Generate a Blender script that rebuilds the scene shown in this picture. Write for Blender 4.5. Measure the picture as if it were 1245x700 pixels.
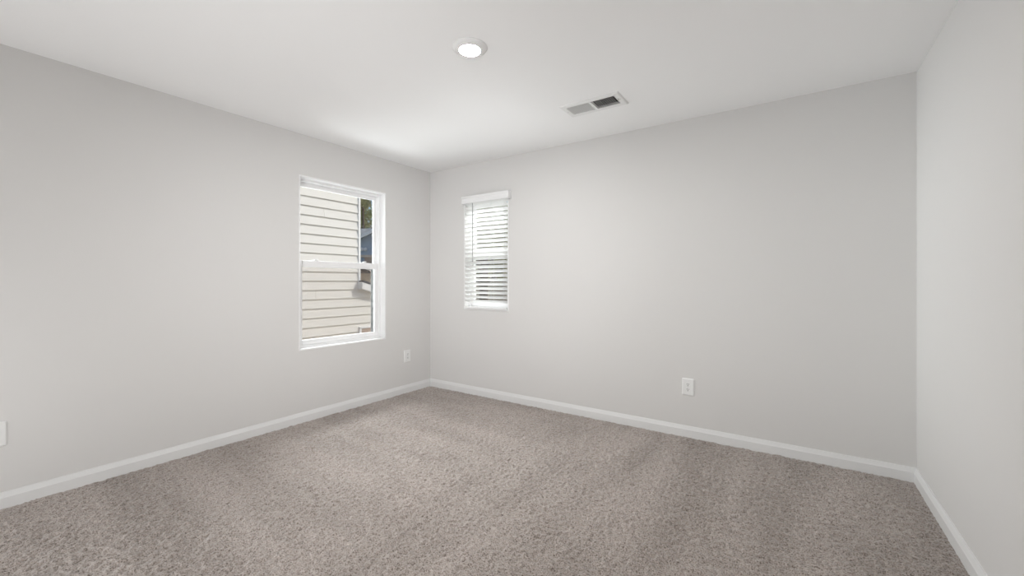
import bpy, bmesh, math, random
import numpy as np
from mathutils import Vector, Matrix

random.seed(7)
rng = np.random.default_rng(11)
scn = bpy.context.scene
COL = scn.collection
for o in list(bpy.data.objects):
    bpy.data.objects.remove(o)

# ------------------------------------------------------------------ camera
F = 502.6                      # focal length in pixels of the 1245 px frame
HOR = 342.3                    # pixel row of the horizon
YAW = math.radians(34.27)
CAM = Vector((3.444, -3.389, 1.19))
FWD = Vector((-math.sin(YAW), math.cos(YAW), 0))
RGT = Vector((math.cos(YAW), math.sin(YAW), 0))
cd = bpy.data.cameras.new('camera')
cd.sensor_width = 36.0
cd.lens = F / 1245 * 36
cd.shift_y = -(350 - HOR) / 1245
cd.clip_start = 0.02
cd.clip_end = 500
co = bpy.data.objects.new('camera', cd)
COL.objects.link(co)
co.location = CAM
co.rotation_euler = (math.pi / 2, 0, YAW)
scn.camera = co

# ------------------------------------------------------------------ light and exposure
scn.view_settings.view_transform = 'Standard'
scn.view_settings.look = 'None'
scn.view_settings.gamma = 1
scn.view_settings.use_curve_mapping = False
scn.view_settings.exposure = 0.0
SUN_DIR = Vector((1.0, 0.9, 1.1)).normalized()
SUN_E = 2.400
SKY_E = 0.148
LAMP_E = 667.398
AREAS = [  # added fill lamps, out of view: name, location, aim, size x, size y, spread, watts
    ('fill_behind_camera', (2.9, -4.2, 1.5), (0.0, -0.35, 1.5), 1.0, 1.4, 60, 9.79),  # added lamp, brightens the far left corner
    ('high_fill_beside_house', (-1.5, -0.55, 3.4), (0.0, -1.07, 1.4), 2.2, 0.8, 80, 115.43),  # added lamp above the left window, brightens the floor
    ('low_fill_beside_house', (-2.3, -1.5, -1.0), (0.0, -1.07, 1.35), 2.6, 1.2, 80, 43.74),  # added lamp below the left sill, brightens the ceiling
    ('high_fill_behind_house', (0.8, 1.3, 3.1), (0.8, 0.0, 1.5), 1.6, 0.8, 80, 75.90),  # added lamp above the far window, brightens the blind
    ('low_fill_behind_house', (0.3, 1.6, -1.0), (0.8, 0.0, 1.5), 2.2, 1.0, 80, 29.49),  # added lamp below the far sill, brightens the ceiling
    ('level_fill_beside_house', (-2.5, -1.65, 1.45), (4.05, -0.75, 1.3), 1.1, 1.5, 60, 23.62),  # added lamp shining through the left window onto the right wall
    ('upward_fill_behind_camera', (2.0, -4.0, 0.3), (1.8, -1.2, 2.44), 3.0, 0.6, 170, 29.77),  # added lamp, lifts the ceiling brightness
]
w = bpy.data.worlds.new('sky')
scn.world = w
w.use_nodes = True
nt = w.node_tree
nt.nodes.clear()
wo = nt.nodes.new('ShaderNodeOutputWorld')
bg = nt.nodes.new('ShaderNodeBackground')
sk = nt.nodes.new('ShaderNodeTexSky')
sk.sky_type = 'NISHITA'
sk.sun_disc = False
sk.sun_elevation = math.asin(SUN_DIR.z)
sk.sun_rotation = math.atan2(SUN_DIR.x, SUN_DIR.y)
sk.air_density = 1.0
sk.dust_density = 1.5
bg.inputs['Strength'].default_value = SKY_E
nt.links.new(sk.outputs[0], bg.inputs['Color'])
nt.links.new(bg.outputs[0], wo.inputs['Surface'])

sl = bpy.data.lights.new('sun', 'SUN')
sl.energy = SUN_E
sl.angle = math.radians(0.6)
sl.color = (1.0, 0.95, 0.88)
so = bpy.data.objects.new('sun', sl)
COL.objects.link(so)
so.location = SUN_DIR * 30
so.rotation_euler = (-SUN_DIR).to_track_quat('-Z', 'Y').to_euler()
for nm, loc, aim, sx, sy, spr, wt in AREAS:
    al = bpy.data.lights.new(nm, 'AREA')
    al.shape = 'RECTANGLE'
    al.size, al.size_y, al.energy = sx, sy, wt
    al.spread = math.radians(spr)
    al.color = (0.94, 0.975, 1.0) if 'house' in nm else (0.985, 0.99, 1.0)
    ao = bpy.data.objects.new(nm, al)
    COL.objects.link(ao)
    ao.location = loc
    ao.rotation_euler = (Vector(aim) - Vector(loc)).to_track_quat('-Z', 'Y').to_euler()

# ------------------------------------------------------------------ materials
def mat(name, col, rough=0.6, spec=0.3, bump=None, var=None, translucent=0.0, metal=0.0):
    m = bpy.data.materials.new(name)
    m.use_nodes = True
    n = m.node_tree
    b = n.nodes['Principled BSDF']
    b.inputs['Base Color'].default_value = (*col, 1)
    b.inputs['Roughness'].default_value = rough
    b.inputs['Specular IOR Level'].default_value = spec
    b.inputs['Metallic'].default_value = metal
    tc = n.nodes.new('ShaderNodeTexCoord')
    if var:                                   # (scale, amount)
        t = n.nodes.new('ShaderNodeTexNoise')
        t.inputs['Scale'].default_value = var[0]
        t.inputs['Detail'].default_value = 4
        n.links.new(tc.outputs['Object'], t.inputs['Vector'])
        r = n.nodes.new('ShaderNodeMix')
        r.data_type = 'RGBA'
        a = var[1]
        r.inputs['A'].default_value = (*[max(0, c * (1 - a)) for c in col], 1)
        r.inputs['B'].default_value = (*[min(1, c * (1 + a)) for c in col], 1)
        n.links.new(t.outputs['Fac'], r.inputs['Factor'])
        n.links.new(r.outputs['Result'], b.inputs['Base Color'])
    if bump:                                  # (scale, distance)
        t = n.nodes.new('ShaderNodeTexNoise')
        t.inputs['Scale'].default_value = bump[0]
        t.inputs['Detail'].default_value = 3
        n.links.new(tc.outputs['Object'], t.inputs['Vector'])
        bp = n.nodes.new('ShaderNodeBump')
        bp.inputs['Strength'].default_value = 0.5
        bp.inputs['Distance'].default_value = bump[1]
        n.links.new(t.outputs['Fac'], bp.inputs['Height'])
        n.links.new(bp.outputs['Normal'], b.inputs['Normal'])
    if translucent:
        out = n.nodes['Material Output']
        tr = n.nodes.new('ShaderNodeBsdfTranslucent')
        tr.inputs['Color'].default_value = (*col, 1)
        mx = n.nodes.new('ShaderNodeMixShader')
        mx.inputs[0].default_value = translucent
        n.links.new(b.outputs[0], mx.inputs[1])
        n.links.new(tr.outputs[0], mx.inputs[2])
        n.links.new(mx.outputs[0], out.inputs['Surface'])
    return m

def see_through(name, tint, gloss, solid=None, solid_fac=0.0):
    m = bpy.data.materials.new(name)
    m.use_nodes = True
    n = m.node_tree
    n.nodes.clear()
    out = n.nodes.new('ShaderNodeOutputMaterial')
    tr = n.nodes.new('ShaderNodeBsdfTransparent')
    tr.inputs['Color'].default_value = (*tint, 1)
    last = tr.outputs[0]
    if gloss:
        fr = n.nodes.new('ShaderNodeFresnel')
        fr.inputs['IOR'].default_value = 1.45
        gl = n.nodes.new('ShaderNodeBsdfGlossy')
        gl.inputs['Roughness'].default_value = 0.02
        mul = n.nodes.new('ShaderNodeMath')
        mul.operation = 'MULTIPLY'
        mul.inputs[1].default_value = gloss
        n.links.new(fr.outputs[0], mul.inputs[0])
        mx = n.nodes.new('ShaderNodeMixShader')
        n.links.new(mul.outputs[0], mx.inputs[0])
        n.links.new(last, mx.inputs[1])
        n.links.new(gl.outputs[0], mx.inputs[2])
        last = mx.outputs[0]
    if solid:
        df = n.nodes.new('ShaderNodeBsdfDiffuse')
        df.inputs['Color'].default_value = (*solid, 1)
        mx = n.nodes.new('ShaderNodeMixShader')
        mx.inputs[0].default_value = solid_fac
        n.links.new(last, mx.inputs[1])
        n.links.new(df.outputs[0], mx.inputs[2])
        last = mx.outputs[0]
    n.links.new(last, out.inputs['Surface'])
    return m

def emit(name, col, strength):
    m = bpy.data.materials.new(name)
    m.use_nodes = True
    n = m.node_tree
    n.nodes.clear()
    out = n.nodes.new('ShaderNodeOutputMaterial')
    e = n.nodes.new('ShaderNodeEmission')
    e.inputs['Color'].default_value = (*col, 1)
    e.inputs['Strength'].default_value = strength
    n.links.new(e.outputs[0], out.inputs['Surface'])
    return m

M = {}
M['wall'] = mat('greige_wall_paint', (0.70, 0.690, 0.677), 0.75, 0.25, bump=(160, 0.0006))
M["ceiling"] = mat("flat_ceiling_paint", (0.92, 0.92, 0.917), 0.9, 0.1, bump=(130, 0.0006))
M['trim'] = mat('white_semigloss_trim', (0.86, 0.86, 0.857), 0.35, 0.45)
M['baseboard'] = mat('white_baseboard_paint', (0.77, 0.77, 0.765), 0.35, 0.4)
M['vinyl'] = mat('white_vinyl', (0.86, 0.86, 0.86), 0.3, 0.5)
M['blind'] = mat('white_faux_wood', (0.90, 0.90, 0.885), 0.4, 0.4, translucent=0.3)
M['valance'] = mat('white_valance', (0.84, 0.84, 0.84), 0.4, 0.4)
M['cord'] = mat('white_cord', (0.82, 0.82, 0.80), 0.8)
M['wand'] = mat('grey_clear_wand', (0.42, 0.42, 0.41), 0.25, 0.5)
M['plate'] = mat('white_plastic_plate', (0.82, 0.82, 0.81), 0.3, 0.5)
M['slot'] = mat('dark_slot', (0.06, 0.055, 0.05), 0.6)
M['metal'] = mat('screw_metal', (0.55, 0.54, 0.52), 0.35, 0.5, metal=0.6)
M['vent'] = mat('white_enamel', (0.80, 0.80, 0.79), 0.4, 0.4)
M['duct'] = mat('dark_duct', (0.05, 0.045, 0.04), 0.7)
M['glass'] = see_through('window_glass', (0.97, 0.98, 0.975), 0.6)
M['screen'] = see_through('insect_screen_mesh', (1, 1, 1), 0, (0.24, 0.17, 0.14), 0.11)
M['screenframe'] = mat('grey_screen_frame', (0.20, 0.205, 0.20), 0.5)
M['lamp'] = emit('lamp_diffuser', (1.0, 0.985, 0.965), LAMP_E)
M['siding'] = mat('cream_siding', (0.74, 0.72, 0.675), 0.6, 0.25, var=(6, 0.03), bump=(60, 0.001))
M['sidingtrim'] = mat('white_siding_trim', (0.80, 0.80, 0.79), 0.5)
M['shingle'] = mat('grey_shingle', (0.10, 0.105, 0.11), 0.9, 0.1, var=(9, 0.35))
M['greyroof'] = mat('pale_grey_shingle', (0.27, 0.275, 0.28), 0.9, 0.1, var=(4, 0.2))
M['bluesiding'] = mat('blue_grey_siding', (0.36, 0.44, 0.54), 0.7, 0.2, var=(2, 0.08))
M['beige'] = mat('beige_wall', (0.55, 0.47, 0.38), 0.8, 0.2, var=(3, 0.15))
M['brown'] = mat('tan_boards', (0.42, 0.33, 0.27), 0.8, 0.2, var=(5, 0.15))
M['ground'] = mat('dry_tan_ground', (0.42, 0.36, 0.28), 0.95, 0.1, var=(0.8, 0.2))
M['bark'] = mat('bark', (0.13, 0.10, 0.075), 0.9, 0.1, var=(7, 0.3))
M['leafa'] = mat('leaf_green', (0.30, 0.34, 0.13), 0.6, 0.3, var=(1.2, 0.5), translucent=0.25)
M['leafb'] = mat('leaf_olive', (0.36, 0.35, 0.16), 0.6, 0.3, var=(1.2, 0.5), translucent=0.25)

def carpet_material():
    m = bpy.data.materials.new('taupe_carpet_pile')
    m.use_nodes = True
    n = m.node_tree
    b = n.nodes['Principled BSDF']
    b.inputs['Roughness'].default_value = 1.0
    b.inputs['Specular IOR Level'].default_value = 0.05
    b.inputs['Sheen Weight'].default_value = 0.5
    b.inputs['Sheen Roughness'].default_value = 0.5
    tc = n.nodes.new('ShaderNodeTexCoord')
    def noise(scale, detail, vec=None):
        t = n.nodes.new('ShaderNodeTexNoise')
        t.inputs['Scale'].default_value = scale
        t.inputs['Detail'].default_value = detail
        n.links.new(vec or tc.outputs['Object'], t.inputs['Vector'])
        return t.outputs['Fac']
    def ramp(fac, stops):
        r = n.nodes.new('ShaderNodeValToRGB')
        e = r.color_ramp.elements
        e[0].position, e[0].color = stops[0][0], (*stops[0][1], 1)
        e[1].position, e[1].color = stops[-1][0], (*stops[-1][1], 1)
        for p, c in stops[1:-1]:
            x = e.new(p)
            x.color = (*c, 1)
        n.links.new(fac, r.inputs['Fac'])
        return r.outputs['Color']
    yarn = ramp(noise(185, 3), [(0.35, (0.12, 0.095, 0.08)), (0.45, (0.345, 0.297, 0.266)), (0.56, (0.42, 0.37, 0.337)), (0.70, (0.545, 0.495, 0.46))])
    # brushed pile: broad lanes left by the vacuum cleaner, fanning out, their sheen put into the colour
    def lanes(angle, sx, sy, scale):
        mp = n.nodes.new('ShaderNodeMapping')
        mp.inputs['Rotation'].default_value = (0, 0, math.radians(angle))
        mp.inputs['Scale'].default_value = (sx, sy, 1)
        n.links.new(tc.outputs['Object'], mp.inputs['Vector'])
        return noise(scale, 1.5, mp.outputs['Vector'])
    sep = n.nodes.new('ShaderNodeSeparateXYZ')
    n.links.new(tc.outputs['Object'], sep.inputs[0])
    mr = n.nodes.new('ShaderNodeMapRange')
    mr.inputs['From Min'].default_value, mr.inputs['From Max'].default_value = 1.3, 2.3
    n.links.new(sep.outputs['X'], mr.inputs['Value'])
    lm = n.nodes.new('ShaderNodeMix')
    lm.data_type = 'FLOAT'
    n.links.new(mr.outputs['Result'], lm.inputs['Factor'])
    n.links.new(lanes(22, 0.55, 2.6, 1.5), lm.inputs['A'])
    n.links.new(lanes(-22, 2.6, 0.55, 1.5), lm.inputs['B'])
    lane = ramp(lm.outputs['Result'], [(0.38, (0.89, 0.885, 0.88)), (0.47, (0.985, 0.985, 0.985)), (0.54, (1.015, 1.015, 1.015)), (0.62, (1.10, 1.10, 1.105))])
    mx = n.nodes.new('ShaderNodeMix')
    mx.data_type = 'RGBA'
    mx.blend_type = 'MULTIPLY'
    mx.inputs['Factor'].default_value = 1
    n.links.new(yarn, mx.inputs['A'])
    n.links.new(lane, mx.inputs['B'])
    n.links.new(mx.outputs['Result'], b.inputs['Base Color'])
    bp = n.nodes.new('ShaderNodeBump')
    bp.inputs['Strength'].default_value = 0.6
    bp.inputs['Distance'].default_value = 0.004
    n.links.new(noise(260, 2), bp.inputs['Height'])
    n.links.new(bp.outputs['Normal'], b.inputs['Normal'])
    return m
M['carpet'] = carpet_material()

# ------------------------------------------------------------------ builders
class MB:
    def __init__(self):
        self.v, self.f = [], []
    def add(self, vs, fs):
        k = len(self.v)
        self.v += [tuple(p) for p in vs]
        self.f += [tuple(i + k for i in q) for q in fs]
        return self
    def box(self, x0, x1, y0, y1, z0, z1):
        return self.add([(x, y, z) for x in (x0, x1) for y in (y0, y1) for z in (z0, z1)],
                        [(0, 1, 3, 2), (4, 6, 7, 5), (0, 4, 5, 1), (2, 3, 7, 6), (0, 2, 6, 4), (1, 5, 7, 3)])
    def quad(self, a, b, c, d):
        return self.add([a, b, c, d], [(0, 1, 2, 3)])
    def prism(self, poly, d):
        """closed polygon of 3-D points pushed along the vector d"""
        d = Vector(d)
        n = len(poly)
        a = [Vector(p) for p in poly]
        return self.add(a + [p + d for p in a],
                        [tuple(range(n))[::-1], tuple(range(n, 2 * n))] +
                        [(i, (i + 1) % n, n + (i + 1) % n, n + i) for i in range(n)])
    def lathe(self, prof, seg=48, c=(0, 0, 0), axis='z', cap=True):
        k = len(prof)
        vs = []
        for s in range(seg):
            a = 2 * math.pi * s / seg
            for r, h in prof:
                if axis == 'z':
                    vs.append((c[0] + r * math.cos(a), c[1] + r * math.sin(a), c[2] + h))
                else:
                    vs.append((c[0] + r * math.cos(a), c[1] + h, c[2] + r * math.sin(a)))
        fs = []
        for s in range(seg):
            t = (s + 1) % seg
            for i in range(k - 1):
                fs.append((s * k + i, t * k + i, t * k + i + 1, s * k + i + 1))
        if cap:
            fs.append(tuple(s * k for s in range(seg))[::-1])
            fs.append(tuple(s * k + k - 1 for s in range(seg)))
        return self.add(vs, fs)
    def tube(self, p, q, r0, r1=None, seg=10):
        r1 = r0 if r1 is None else r1
        p, q = Vector(p), Vector(q)
        d = (q - p).normalized()
        u = d.orthogonal().normalized()
        v = d.cross(u)
        vs = []
        for c, r in ((p, r0), (q, r1)):
            for s in range(seg):
                a = 2 * math.pi * s / seg
                vs.append(c + u * (r * math.cos(a)) + v * (r * math.sin(a)))
        return self.add(vs, [(s, (s + 1) % seg, seg + (s + 1) % seg, seg + s) for s in range(seg)] +
                        [tuple(range(seg))[::-1], tuple(range(seg, 2 * seg))])
    def build(self, name, m, parent=None, bevel=0.0, smooth=False, seg=2, fix=True):
        me = bpy.data.meshes.new(name)
        me.from_pydata(self.v, [], self.f)
        me.materials.append(m)
        if fix:
            b = bmesh.new()
            b.from_mesh(me)
            bmesh.ops.recalc_face_normals(b, faces=b.faces)
            b.to_mesh(me)
            b.free()
        o = bpy.data.objects.new(name, me)
        COL.objects.link(o)
        if parent:
            o.parent = parent
        if bevel:
            bv = o.modifiers.new('bevel', 'BEVEL')
            bv.width, bv.segments, bv.limit_method = bevel, seg, 'ANGLE'
            bv.angle_limit = math.radians(30)
        if smooth:
            me.polygons.foreach_set('use_smooth', [True] * len(me.polygons))
            me.set_sharp_from_angle(angle=math.radians(35))
        return o

def tag(o, label, cat, group=None):
    o['label'], o['category'] = label, cat
    if group:
        o['group'] = group
    return o
def empty(name, loc, rz=0.0):
    o = bpy.data.objects.new(name, None)
    o.empty_display_size = 0.1
    COL.objects.link(o)
    o.location = loc
    o.rotation_euler = (0, 0, rz)
    return o
def thing(name, label, cat, loc=(0, 0, 0), rz=0.0, group=None):
    return tag(empty(name, loc, rz), label, cat, group)
def struct(o):
    o['kind'] = 'structure'
    return o
def copy_tree(o, parent=None):
    c = o.copy()
    COL.objects.link(c)
    if parent:
        c.parent = parent
    for ch in list(o.children):
        copy_tree(ch, c)
    return c
def at(px, py, t):
    """the point that stands t metres in front of the camera, on the ray of a photo pixel"""
    u = (px - 622.5) / F
    p = CAM + (FWD + RGT * u) * t
    return Vector((p.x, p.y, CAM.z + (HOR - py) * t / F))

def slab(us, vs, d0, d1, holes, P):
    """solid slab with rectangular holes; P(u, v, d) -> point"""
    us = sorted(set(list(us) + [x for h in holes for x in h[:2]]))
    vs = sorted(set(list(vs) + [x for h in holes for x in h[2:]]))
    nu, nv = len(us) - 1, len(vs) - 1
    def full(i, j):
        if not (0 <= i < nu and 0 <= j < nv):
            return False
        cu, cv = (us[i] + us[i + 1]) / 2, (vs[j] + vs[j + 1]) / 2
        return not any(h[0] < cu < h[1] and h[2] < cv < h[3] for h in holes)
    m = MB()
    ids = {}
    def vid(i, j, d):
        if (i, j, d) not in ids:
            ids[(i, j, d)] = len(m.v)
            m.v.append(tuple(P(us[i], vs[j], d)))
        return ids[(i, j, d)]
    for i in range(nu):
        for j in range(nv):
            if not full(i, j):
                continue
            for d in (d0, d1):
                m.f.append((vid(i, j, d), vid(i + 1, j, d), vid(i + 1, j + 1, d), vid(i, j + 1, d)))
            for di, dj, a, b in ((-1, 0, (0, 0), (0, 1)), (1, 0, (1, 0), (1, 1)), (0, -1, (0, 0), (1, 0)), (0, 1, (0, 1), (1, 1))):
                if not full(i + di, j + dj):
                    m.f.append((vid(i + a[0], j + a[1], d0), vid(i + b[0], j + b[1], d0), vid(i + b[0], j + b[1], d1), vid(i + a[0], j + a[1], d1)))
    return m

# ------------------------------------------------------------------ room shell
RX, RY, RH, TH = 4.049, -4.30, 2.44, 0.16
W1 = (-1.522, -0.625, 0.605, 2.093)       # window in the left wall: y0, y1, z0, z1
W2 = (0.512, 1.094, 0.893, 2.093)         # window in the far wall: x0, x1, z0, z1
VENT = (2.054, 2.490, -0.757, -0.538)

struct(slab((RY - TH, TH), (-0.3, RH), 0.0, -TH, [W1], lambda u, v, d: (d, u, v)).build('wall_left', M['wall']))
struct(slab((0, RX), (-0.3, RH), 0.0, TH, [W2], lambda u, v, d: (u, d, v)).build('wall_back', M['wall']))
struct(slab((RY - TH, TH), (-0.3, RH), RX, RX + TH, [], lambda u, v, d: (d, u, v)).build('wall_right', M['wall']))
struct(slab((0, RX), (-0.3, RH), RY, RY - TH, [], lambda u, v, d: (u, d, v)).build('wall_front', M['wall']))
M['bounce_absorber'] = mat('dark_bounce_absorber', (0.09, 0.10, 0.12), 0.8, 0.2, var=(5, 0.15))  # added dark outer skin, keeps lamp bounce off the siding opposite
struct(slab((RY - TH, TH), (-0.3, RH + .14), -TH, -TH - .02, [W1], lambda u, v, d: (d, u, v)).build('bounce_blocker_left', M['bounce_absorber']))
struct(slab((0, RX), (-0.3, RH + .14), TH, TH + .02, [W2], lambda u, v, d: (u, d, v)).build('bounce_blocker_back', M['bounce_absorber']))
VH = (VENT[0] + 0.03, VENT[1] - 0.03, VENT[2] + 0.03, VENT[3] - 0.03)
struct(slab((-TH, RX + TH), (RY - TH, TH), RH, RH + 0.14, [VH], lambda u, v, d: (u, v, d)).build('ceiling', M['ceiling']))

# carpet: a dense pile relief, tufts about a centimetre across
def value_noise(n0, n1, cell):
    g0, g1 = int(n0 / cell) + 3, int(n1 / cell) + 3
    g = rng.random((g0, g1))
    a, b = np.arange(n0) / cell, np.arange(n1) / cell
    i, j = a.astype(int), b.astype(int)
    s, t = (a - i)[:, None], (b - j)[None, :]
    s, t = s * s * (3 - 2 * s), t * t * (3 - 2 * t)
    A, B = g[np.ix_(i, j)], g[np.ix_(i + 1, j)]
    C, D = g[np.ix_(i, j + 1)], g[np.ix_(i + 1, j + 1)]
    return (A * (1 - s) + B * s) * (1 - t) + (C * (1 - s) + D * s) * t
STEP = 0.0046
nx, ny = int(RX / STEP) + 1, int(-RY / STEP) + 1
xs, ys = np.linspace(0, RX, nx), np.linspace(RY, 0, ny)
hgt = 0.012 * (value_noise(nx, ny, 2.2) - 0.5) + 0.010 * (value_noise(nx, ny, 4.3) - 0.5) + 0.004 * (value_noise(nx, ny, 16.0) - 0.5)
edge = np.minimum.outer(np.minimum(xs, RX - xs), np.full(ny, 9.0))
edge = np.minimum(edge, np.minimum(ys - RY, -ys)[None, :])
hgt *= .35 + .65 * np.clip(edge / .05, 0, 1)
jx = (rng.random((nx, ny)) - 0.5) * STEP * 0.7
jy = (rng.random((nx, ny)) - 0.5) * STEP * 0.7
jx[[0, -1], :] = 0
jy[:, [0, -1]] = 0
vv = np.stack([xs[:, None] + jx, ys[None, :] + jy, hgt - 0.003], -1).reshape(-1, 3).astype(np.float32)
ii = (np.arange(nx - 1)[:, None] * ny + np.arange(ny - 1)[None, :]).reshape(-1)
ff = np.stack([ii, ii + ny, ii + ny + 1, ii + 1], -1).astype(np.int32)
me = bpy.data.meshes.new('floor')
me.vertices.add(len(vv))
me.vertices.foreach_set('co', vv.ravel())
me.loops.add(ff.size)
me.loops.foreach_set('vertex_index', ff.ravel())
me.polygons.add(len(ff))
me.polygons.foreach_set('loop_start', np.arange(0, ff.size, 4, dtype=np.int32))
me.polygons.foreach_set('use_smooth', np.ones(len(ff), dtype=bool))
me.update(calc_edges=True)
me.materials.append(M['carpet'])
fo = bpy.data.objects.new('floor', me)
COL.objects.link(fo)
struct(fo)

# baseboards: flat face, eased shoulder, thin top
BP = [(0, -0.006), (0.0150, -0.006), (0.0150, 0.0545), (0.0130, 0.0580), (0.0072, 0.0745), (0.0060, 0.0765), (0.0050, 0.0818), (0, 0.0825)]
def baseboard(name, p, q, nrm):
    p, q, nrm = Vector(p), Vector(q), Vector(nrm)
    e = (q - p).normalized()
    m = MB()
    k = len(BP)
    def ring(c, s):
        return [c + nrm * d + e * (s * d) + Vector((0, 0, h)) for d, h in BP]
    m.add(ring(p, 1) + ring(q, -1), [tuple(range(k)), tuple(range(k, 2 * k))[::-1]] +
          [(i, (i + 1) % k, k + (i + 1) % k, k + i) for i in range(k)])
    return struct(m.build(name, M['baseboard']))
baseboard('baseboard_left', (0, RY, 0), (0, 0, 0), (1, 0, 0))
baseboard('baseboard_back', (0, 0, 0), (RX, 0, 0), (0, -1, 0))
baseboard('baseboard_right', (RX, 0, 0), (RX, RY, 0), (-1, 0, 0))
baseboard('baseboard_front', (RX, RY, 0), (0, RY, 0), (0, 1, 0))

# ------------------------------------------------------------------ windows
# local frame: x across, z up from the bottom of the opening, y outdoors
def ring(m, x0, x1, z0, z1, y0, y1, l, r, b, t):
    """rectangular frame with left, right, bottom and top member widths"""
    m.box(x0, x0 + l, y0, y1, z0, z1)
    m.box(x1 - r, x1, y0, y1, z0, z1)
    m.box(x0 + l, x1 - r, y0, y1, z0, z0 + b)
    m.box(x0 + l, x1 - r, y0, y1, z1 - t, z1)
    return m
def window(name, loc, rz, wd, ht, locks, screen):
    r = struct(empty(name, loc, rz))
    h = wd / 2
    ring(MB(), -h, h, 0, ht, -0.0025, 0.070, .012, .012, .012, .012).build('jamb_liner', M['trim'], r, 0.0012)
    f = MB()
    ring(f, -h + .001, h - .001, .001, ht - .001, .068, .158, .032, .032, .030, .032)
    ring(f, -h + .03, h - .03, .028, ht - .03, .1085, .1135, .008, .008, .006, .008)   # parting stop
    f.build('window_frame', M['vinyl'], r, 0.0015)
    mid = ht / 2
    a, b, lo, up = -h + .033, h - .033, .031, ht - .033
    ls = ring(MB(), a, b, lo, mid + .026, .080, .108, .040, .040, .044, .058).build('lower_sash', M['vinyl'], r, 0.003)
    MB().box(a + .038, b - .038, .093, .097, lo + .042, mid - .030).build('glass_pane', M['glass'], ls)
    us = ring(MB(), a, b, mid - .016, up, .114, .142, .024, .024, .036, .036).build('upper_sash', M['vinyl'], r, 0.003)
    MB().box(a + .022, b - .022, .126, .130, mid + .018, up - .034).build('glass_pane', M['glass'], us)
    for x in locks:
        k = MB()
        k.box(x - .028, x + .028, .084, .106, mid + .026, mid + .031)
        k.lathe([(.011, .031), (.010, .041)], 16, (x, .096, mid))
        k.box(x - .004, x + .030, .088, .096, mid + .036, mid + .043)
        k.build('sash_lock', M['vinyl'], ls, 0.001)
    if screen:
        s = ring(MB(), a + .002, b - .002, lo, mid + .01, .146, .156, .030, .030, .022, .016).build('screen_frame', M['screenframe'], r, 0.001)
        MB().box(a + .028, b - .028, .1505, .1515, lo + .02, mid - .004).build('insect_screen', M['screen'], s)
    return r
window('window_1', (0, (W1[0] + W1[1]) / 2, W1[2]), math.pi / 2, W1[1] - W1[0], W1[3] - W1[2], (-.252, .252), True)
window('window_2', ((W2[0] + W2[1]) / 2, 0, W2[2]), 0, W2[1] - W2[0], W2[3] - W2[2], (0,), False)

# ------------------------------------------------------------------ blind in the far window
bx0, bx1 = W2[0] + .014, W2[1] - .014
bl = thing('window_blind', 'white faux wood slatted blind with valance covering the small window in the far wall', 'blind',
           ((W2[0] + W2[1]) / 2, 0.0, W2[2] + .013))
def bw(mb):                                # world coordinates to the blind's own
    o = bl.location
    mb.v = [(x - o.x, y - o.y, z - o.z) for x, y, z in mb.v]
    return mb
# valance: moulded board with returns
VP = [(0, 0), (-.006, .0), (-.009, .004), (-.009, .020), (-.006, .024), (-.006, .052), (-.011, .058), (-.013, .072), (-.011, .078), (0, .078)]
vz, vy = 2.013, -.046
m = MB()
vx0, vx1 = .520, 1.127
m.prism([(vx0, vy + a, vz + b) for a, b in VP], (vx1 - vx0, 0, 0))
for x in (vx0, vx1 - .008):
    m.box(x, x + .008, vy, -.0005, vz, vz + .078)
bw(m).build('valance', M['valance'], bl, 0.001)
bw(MB().box(bx0, bx1, -.030, .030, 2.033, 2.076)).build('head_rail', M['valance'], bl, 0.002)
PITCH, TILT, SW = 0.0449, math.radians(35), 0.050
m = MB()
z = 2.018
zb = W2[2] + .013 + .028
NS = int((z - zb) / PITCH)
for i in range(NS):
    zc = z - i * PITCH
    sec = []                               # slightly crowned section; room edge up, outdoor edge down
    for k in range(7):
        s = -1 + k / 3
        sec.append((s * SW / 2, .0016 * (1 - s * s) + .0014))
    for k in range(6, -1, -1):
        s = -1 + k / 3
        sec.append((s * SW / 2, .0016 * (1 - s * s) - .0014))
    pts = []
    for a, b in sec:
        pts.append((bx0, .004 + a * math.cos(TILT) + b * math.sin(TILT), zc - a * math.sin(TILT) + b * math.cos(TILT)))
    m.prism(pts, (bx1 - bx0, 0, 0))
bw(m).build('slat_panel', M['blind'], bl)
bw(MB().box(bx0, bx1, -.022, .026, W2[2] + .013, W2[2] + .013 + .020)).build('bottom_rail', M['valance'], bl, 0.004)
for x in (bx0 + .12, (bx0 + bx1) / 2 + .085, bx1 - .03):
    m = MB()
    for y in (-.0185, .027):
        m.tube((x, y, zb - .02), (x, y, 2.035), .0011, seg=6)
    for i in range(NS):
        zc = z - i * PITCH
        m.tube((x, -.0185, zc + .0135), (x, .027, zc - .0225), .0007, seg=5)
    bw(m).build('ladder_cord', M['cord'], bl)
m = MB()
wx, wy = .653, -.030
m.tube((wx, wy, 2.015), (wx, wy, 1.43), .0042, seg=8)
m.tube((wx, wy, 1.43), (wx, wy, 1.40), .0042, .006, seg=8)
m.tube((wx, wy, 2.015), (wx, -.012, 2.040), .002, seg=6)
bw(m).build('tilt_wand', M['wand'], bl)

# ------------------------------------------------------------------ ceiling light
lt = thing('ceiling_light', 'round white disc ceiling light glowing in the middle of the ceiling', 'ceiling light', (2.016, -1.693, RH))
MB().lathe([(.0, -.0002), (.0930, -.0002), (.0940, -.003), (.0920, -.006), (.0720, -.0145), (.0620, -.0185), (.0580, -.0195), (.0562, -.0180), (.0560, -.013), (0, -.013)], 72, cap=False).build('trim_ring', M['vent'], lt, smooth=True)
MB().lathe([(.0, -.0182), (.03, -.0183), (.048, -.0180), (.0557, -.0172), (.0557, -.0145), (0, -.0145)], 64, cap=False).build('diffuser', M['lamp'], lt, smooth=True)

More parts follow.
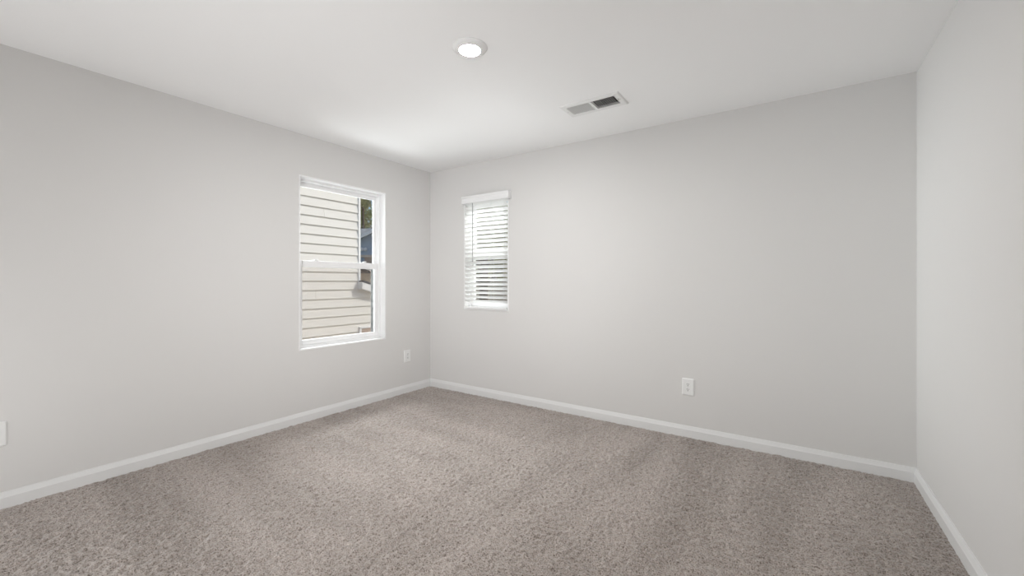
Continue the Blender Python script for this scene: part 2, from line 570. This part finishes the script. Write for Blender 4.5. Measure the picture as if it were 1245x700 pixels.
# ------------------------------------------------------------------ ceiling register
vt = thing('air_vent', 'white rectangular metal ceiling vent with two banks of louvres', 'air vent', ((VENT[0] + VENT[1]) / 2, (VENT[2] + VENT[3]) / 2, RH))
hx, hy = (VENT[1] - VENT[0]) / 2, (VENT[3] - VENT[2]) / 2
ix, iy = .1755, .069
m = MB()
def rect(x, y, zz): return [(-x, -y, zz), (x, -y, zz), (x, y, zz), (-x, y, zz)]
rs = [rect(hx, hy, -.0003), rect(hx, hy, -.003), rect(hx - .009, hy - .009, -.0085), rect(ix + .004, iy + .004, -.0085), rect(ix, iy, -.006), rect(ix, iy, .012)]
m.add([p for r_ in rs for p in r_], [(4 * a + i, 4 * a + (i + 1) % 4, 4 * a + 4 + (i + 1) % 4, 4 * a + 4 + i) for a in range(len(rs) - 1) for i in range(4)])
m.box(-.0085, .0085, -iy, iy, -.0083, .010)
m.build('vent_frame', M['vent'], vt, 0.0008)
for sgn in (-1, 1):
    m = MB()
    n = 11
    x0, x1 = (.0085, ix) if sgn > 0 else (-ix, -.0085)
    for i in range(n):
        x = x0 + (i + .5) * (x1 - x0) / n
        dx = .0042 * sgn                  # each blade leans away from the middle bar
        m.prism([(x - dx + dx * 2.0, -iy, -.0066), (x + .0012 - dx + dx * 2.0, -iy, -.0066), (x + .0012 - dx, -iy, .0085), (x - dx, -iy, .0085)], (0, 2 * iy, 0))
    m.build('louvre_bank', M['vent'], vt)
m = MB()
m.box(-hx + .031, hx - .031, -hy + .031, hy - .031, .11, .113)
for s in (-1, 1):
    m.box(s * (hx - .033) - .001, s * (hx - .033) + .001, -hy + .031, hy - .031, .012, .112)
    m.box(-hx + .031, hx - .031, s * (hy - .033) - .001, s * (hy - .033) + .001, .012, .112)
m.build('duct_boot', M['duct'], vt)
for s in (-1, 1):
    MB().lathe([(.0038, -.0082), (.0036, -.0095), (.001, -.0102)], 14, (s * (ix + .021), 0, 0)).build('screw', M['metal'], vt)
k = MB().box(ix + .010, ix + .014, -.022, -.004, -.0155, -.006)
k.build('damper_lever', M['metal'], vt, 0.001)

# ------------------------------------------------------------------ outlets
# local frame: x across, z up, the plate faces -y
ot = thing('wall_outlet', 'white double socket outlet plate low on the far wall, right of the blind', 'outlet', (2.774, 0, .3815), 0, 'wall outlets')
pw, ph = .0445, .0655
def rr(x, zz, y, rad=.006, n=4):
    out = []
    for cx, cz, a0 in ((x - rad, zz - rad, 0), (-x + rad, zz - rad, 90), (-x + rad, -zz + rad, 180), (x - rad, -zz + rad, 270)):
        for i in range(n + 1):
            a = math.radians(a0 + 90 * i / n)
            out.append((cx + rad * math.cos(a), y, cz + rad * math.sin(a)))
    return out
def stack(rings):
    m = MB()
    k = len(rings[0])
    m.add([p for r_ in rings for p in r_], [(k * a + i, k * a + (i + 1) % k, k * a + k + (i + 1) % k, k * a + k + i) for a in range(len(rings) - 1) for i in range(k)] +
          [tuple(range(k)), tuple(range(k * (len(rings) - 1), k * len(rings)))[::-1]])
    return m
stack([rr(pw, ph, -.0002), rr(pw, ph, -.0022), rr(pw - .0055, ph - .0055, -.0075), rr(pw - .009, ph - .009, -.0082)]).build('plate', M['plate'], ot)
for s in (-1, 1):
    cz = s * .0195
    rc = []
    for y, sc in ((-.0080, 1.0), (-.0098, 1.0), (-.0104, .95)):
        rc.append([(max(-.0148, min(.0148, .0172 * math.cos(a))) * sc, y, cz + .0143 * math.sin(a) * sc) for a in [2 * math.pi * i / 28 for i in range(28)]])
    q = stack(rc).build('receptacle', M['plate'], ot)
    for x, hh in ((-.0064, .0085), (.0064, .0068)):
        MB().box(x - .0018, x + .0018, -.0108, -.0100, cz + .0030 - hh / 2 + .0015, cz + .0030 + hh / 2 + .0015).build('slot', M['slot'], q)
    MB().lathe([(.0032, -.0108), (.0032, -.0100)], 14, (0, 0, cz - .0075), axis='y').build('ground_hole', M['slot'], q)
MB().lathe([(.0030, -.0080), (.0028, -.0095), (.0012, -.0100)], 14, axis='y').build('screw', M['metal'], ot)
o2 = copy_tree(ot)
o2.location, o2.rotation_euler = (0, -.341, .390), (0, 0, math.pi / 2)
o2['label'] = 'white double socket outlet plate between the clear window and the corner'
o3 = copy_tree(ot)
o3.location, o3.rotation_euler = (0, -3.1295, .389), (0, 0, math.pi / 2)
o3['label'] = 'white wall plate low on left wall, cut by the photo edge'

# ------------------------------------------------------------------ outdoors
GZ = -2.9
g = MB().box(-90, 90, -60, 120, GZ - .2, GZ)
struct(g.build('ground', M['ground']))

# the house next door: lap siding, corner post, lower wing with a sloping roof
NX, NC, LAP = -3.05, 1.20, .1522
hs = thing('house', 'cream lap siding house right outside the left wall window', 'house', (NX, NC, GZ))
def hw(mb):
    o = hs.location
    mb.v = [(x - o.x, y - o.y, z - o.z) for x, y, z in mb.v]
    return mb
def rake(y):                               # top of the lower wing's wall
    return 1.068 - .26 * (y - NC)
m = MB()
y0 = -9.0
k0, k1 = 2.726 - LAP * 36, 2.726 + LAP * 4
zz = k0
JOINTS = {2: (-.62,), 3: (.55, -2.2), 5: (-1.4,), 7: (.1,), 10: (-.9,), 12: (.4, -2.4), 14: (-.3,)}
i = 0
while zz < k1 - .001:
    i += 1
    kk = round((2.726 - zz) / LAP)
    ye = max(NC, min(2.6, NC + (1.168 - zz - LAP) / .26))
    cuts = [y0] + sorted(JOINTS.get(kk, ())) + [ye]
    for a, b in zip(cuts[:-1], cuts[1:]):
        g_ = .0015
        zt = zz + LAP
        m.prism([(NX - .03, a + g_, zz), (NX + .026, a + g_, zz), (NX + .026, a + g_, zz + .005), (NX + .002, a + g_, zt + .012), (NX - .03, a + g_, zt + .012)], (0, b - a - 2 * g_, 0))
    zz += LAP
# the courses above the lower wing are clipped by the roof board in front of them
m.box(NX - 6.0, NX - .012, y0, NC, GZ, k1)
m.box(NX - 6.0, NX - .012, NC, 2.6, GZ, .70)
m.prism([(NX - .012, NC, .70), (NX - .012, 2.6, .70), (NX - .012, NC, rake(NC))], (-5.9, 0, 0))
hw(m).build('siding_wall', M['siding'], hs)
hw(MB().box(NX - .05, NX + .034, NC - .002, NC + .040, rake(NC) - .02, k1)).build('corner_post', M['sidingtrim'], hs, 0.002)
m = MB()
m.prism([(NX - .02, NC - .01, 1.060), (NX - .02, 3.0, rake(3.0) - .008), (NX - .02, 3.0, rake(3.0) + .115), (NX - .02, NC - .01, 1.185)], (.17, 0, 0))
hw(m).build('rake_board', M['sidingtrim'], hs, 0.003)
m = MB()
m.prism([(NX + .165, NC + .01, 1.186), (NX + .165, 3.05, rake(3.05) + .116), (NX + .165, 3.05, rake(3.05) + .140), (NX + .165, NC + .01, 1.212)], (-4.0, 0, 0))
hw(m).build('lower_roof', M['shingle'], hs)
m = MB()
m.box(NX - .02, NX + .30, y0, NC + .25, k1, k1 + .16)
hw(m).build('soffit', M['sidingtrim'], hs)
m = MB()
m.prism([(NX + .36, y0, k1 + .12), (NX - 3.2, y0, k1 + 1.9), (NX - 6.4, y0, k1 + .12)], (0, NC + .3 - y0, 0))
hw(m).build('roof', M['shingle'], hs)
m = MB()
m.box(NX - .01, NX + .046, 1.212, 1.255, -1.2, .355)
m.box(NX - .01, NX + .046, 2.05, 2.09, -1.2, .355)
m.box(NX - .01, NX + .046, 1.212, 2.09, .340, .372)
fr = hw(m).build('window_trim', M['sidingtrim'], hs, 0.002)
hw(MB().box(NX + .012, NX + .036, 1.25, 2.055, -1.2, .345)).build('window_shade', M['brown'], fr)

# houses further off
def gable_house(name, label, c, rz, wd, dp, eave, ridge, mw, mr, trim, laps=0):
    """gable end faces local -y; eave and ridge are world heights"""
    r = thing(name, label, 'house', (c[0], c[1], GZ), rz)
    e, p = eave - GZ, ridge - GZ
    m = MB()
    m.prism([(-wd / 2, 0, 0), (wd / 2, 0, 0), (wd / 2, 0, e), (0, 0, p), (-wd / 2, 0, e)], (0, dp, 0))
    if laps:
        nn = int(e / laps)
        for i in range(nn):
            m.box(-wd / 2, wd / 2, -.018, .002, i * laps, i * laps + laps * .86)
    m.build('walls', mw, r)
    m = MB()
    sl = (p - e) / (wd / 2)
    ov = .35
    for s in (-1, 1):
        a = [(0, -.25, p + .02), (s * (wd / 2 + ov), -.25, e - ov * sl + .02), (s * (wd / 2 + ov), -.25, e - ov * sl + .07), (0, -.25, p + .07)]
        m.prism(a, (0, dp + .5, 0))
    m.build('roof', mr, r)
    m = MB()
    for s in (-1, 1):
        a = [(0, -.30, p - .05), (s * (wd / 2 + ov), -.30, e - ov * sl - .05), (s * (wd / 2 + ov), -.30, e - ov * sl + .085), (0, -.30, p + .085)]
        m.prism(a, (0, .05, 0))
    m.build('rake_trim', trim, r)
    return r
# blue-grey gable: its rake rises to the right behind the corner post
D = 17.0
p0, p1 = at(437, 291.0, D), at(453.5, 283.2, D)
run = (p1 - p0).dot(RGT)
slope = (p1.z - p0.z) / run
wd, left_u = 5.0, -1.0                       # the left eave stands 1 m left of p0
eave = p0.z + slope * left_u
ctr = p0 + RGT * (left_u + wd / 2)
b = gable_house('house', 'blue grey gabled house with white rake trim, far beyond the cream house', (ctr.x, ctr.y), YAW, wd, 5, eave, eave + slope * wd / 2, M['bluesiding'], M['shingle'], M['sidingtrim'], .30)
for px in (440.2, 444.6):
    q = at(px, 303, D)
    lx = (q - ctr).dot(RGT)
    MB().lathe([(.0, -.10), (.05, -.09), (.075, -.05), (.08, 0)], 14, (lx, -.02, q.z - GZ), axis='y').build('flood_light', M['vinyl'], b)
x0, x1 = (at(443.3, 0, D) - ctr).dot(RGT), wd / 2
zt, zl = at(0, 310.8, D).z - GZ, at(0, 313.6, D).z - GZ
pr = MB().box(x0, x1, -.55, -.02, zl, zt).build('porch_roof', M['beige'], b)
MB().box(x0 + .16, x1, -.45, -.03, 0, zl).build('porch_wall', M['brown'], b)
# little gabled shed nearer by: dark gable, beige walls
q = at(443.5, 342, 12.5)
sz = lambda y: at(0, y, 12.5).z
sh = gable_house('shed', 'small beige shed with dark gable and white rake trim, seen through the lower sash', (q.x, q.y), YAW, 1.1, 1.4, sz(332), sz(323.5), M['beige'], M['shingle'], M['sidingtrim'])
sh['category'] = 'shed'
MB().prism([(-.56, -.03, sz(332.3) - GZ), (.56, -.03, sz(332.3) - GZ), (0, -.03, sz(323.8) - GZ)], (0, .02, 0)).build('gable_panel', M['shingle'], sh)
# tan neighbour seen between the slats of the blind
q = at(600, 342, 25)
gable_house('house', 'tan house behind the blind of the small far window', (q.x, q.y), YAW + .1, 5.6, 5, at(0, 333, 25).z, at(0, 306, 25).z, M['beige'], M['shingle'], M['sidingtrim'])

q = at(441, 342, 25)
c2 = q + RGT * 3.0
gable_house('house', 'long low house with grey roof behind the blue grey house', (c2.x, c2.y), YAW + math.pi / 2, 4.2, 6, at(0, 294, 25).z, at(0, 279, 25).z, M['beige'], M['greyroof'], M['sidingtrim'])

# trees
def tree(px, t, top, crown_r, label, leaf, n, trunk_r=.22, low=.30):
    base = at(px, 342, t)
    r = thing('tree', label, 'tree', (base.x, base.y, GZ), 0, 'trees beyond the houses')
    H = top - GZ
    m = MB()
    m.tube((0, 0, -.05), (.1, .05, H * .55), trunk_r, trunk_r * .6)
    m.tube((.1, .05, H * .55), (.0, .0, H * .93), trunk_r * .6, .03)
    cl = []
    for i in range(26):
        a = random.uniform(0, 6.283)
        hh = random.uniform(low, .97)
        rad = crown_r * (1 - ((hh - .55) / .5) ** 2 * .75) * random.uniform(.35, 1.0)
        c = Vector((rad * math.cos(a), rad * math.sin(a), H * hh))
        cl.append((c, crown_r * random.uniform(.22, .40)))
        m.tube((.05, .03, max(.6, H * hh - rad * .7)), c, trunk_r * .28, .015, seg=6)
    m.build('trunk', M['bark'], r)
    m = MB()
    for i in range(n):
        c, cr = random.choice(cl)
        d = Vector((random.gauss(0, 1), random.gauss(0, 1), random.gauss(0, 1))).normalized() * cr * random.random() ** .4
        p = c + d
        u = Vector((random.gauss(0, 1), random.gauss(0, 1), random.gauss(0, .6))).normalized()
        v = u.orthogonal().normalized()
        s = random.uniform(.07, .15)
        m.add([p - u * s * 1.6, p + v * s * .7, p + u * s * 1.6, p - v * s * .7], [(0, 1, 2, 3)])
    m.build('foliage', leaf, r, fix=False)
    return r
tree(441, 31, 8.5, 1.9, 'loose olive green tree standing behind the cream house corner', M['leafb'], 2300)
tree(453, 36, 9.0, 2.0, 'dark green tree rising beyond the blue grey house', M['leafa'], 2000)
tree(474, 41.5, 9.6, 2.2, 'tall green tree farthest back beyond the blue grey house', M['leafa'], 2600)
tree(585, 14.5, 5.6, 1.5, 'olive brown tree behind the left part of the blind', M['leafb'], 4500, low=.52)
tree(621, 18.5, 6.4, 1.5, 'dark green tree behind the right part of the blind', M['leafa'], 4500, low=.52)
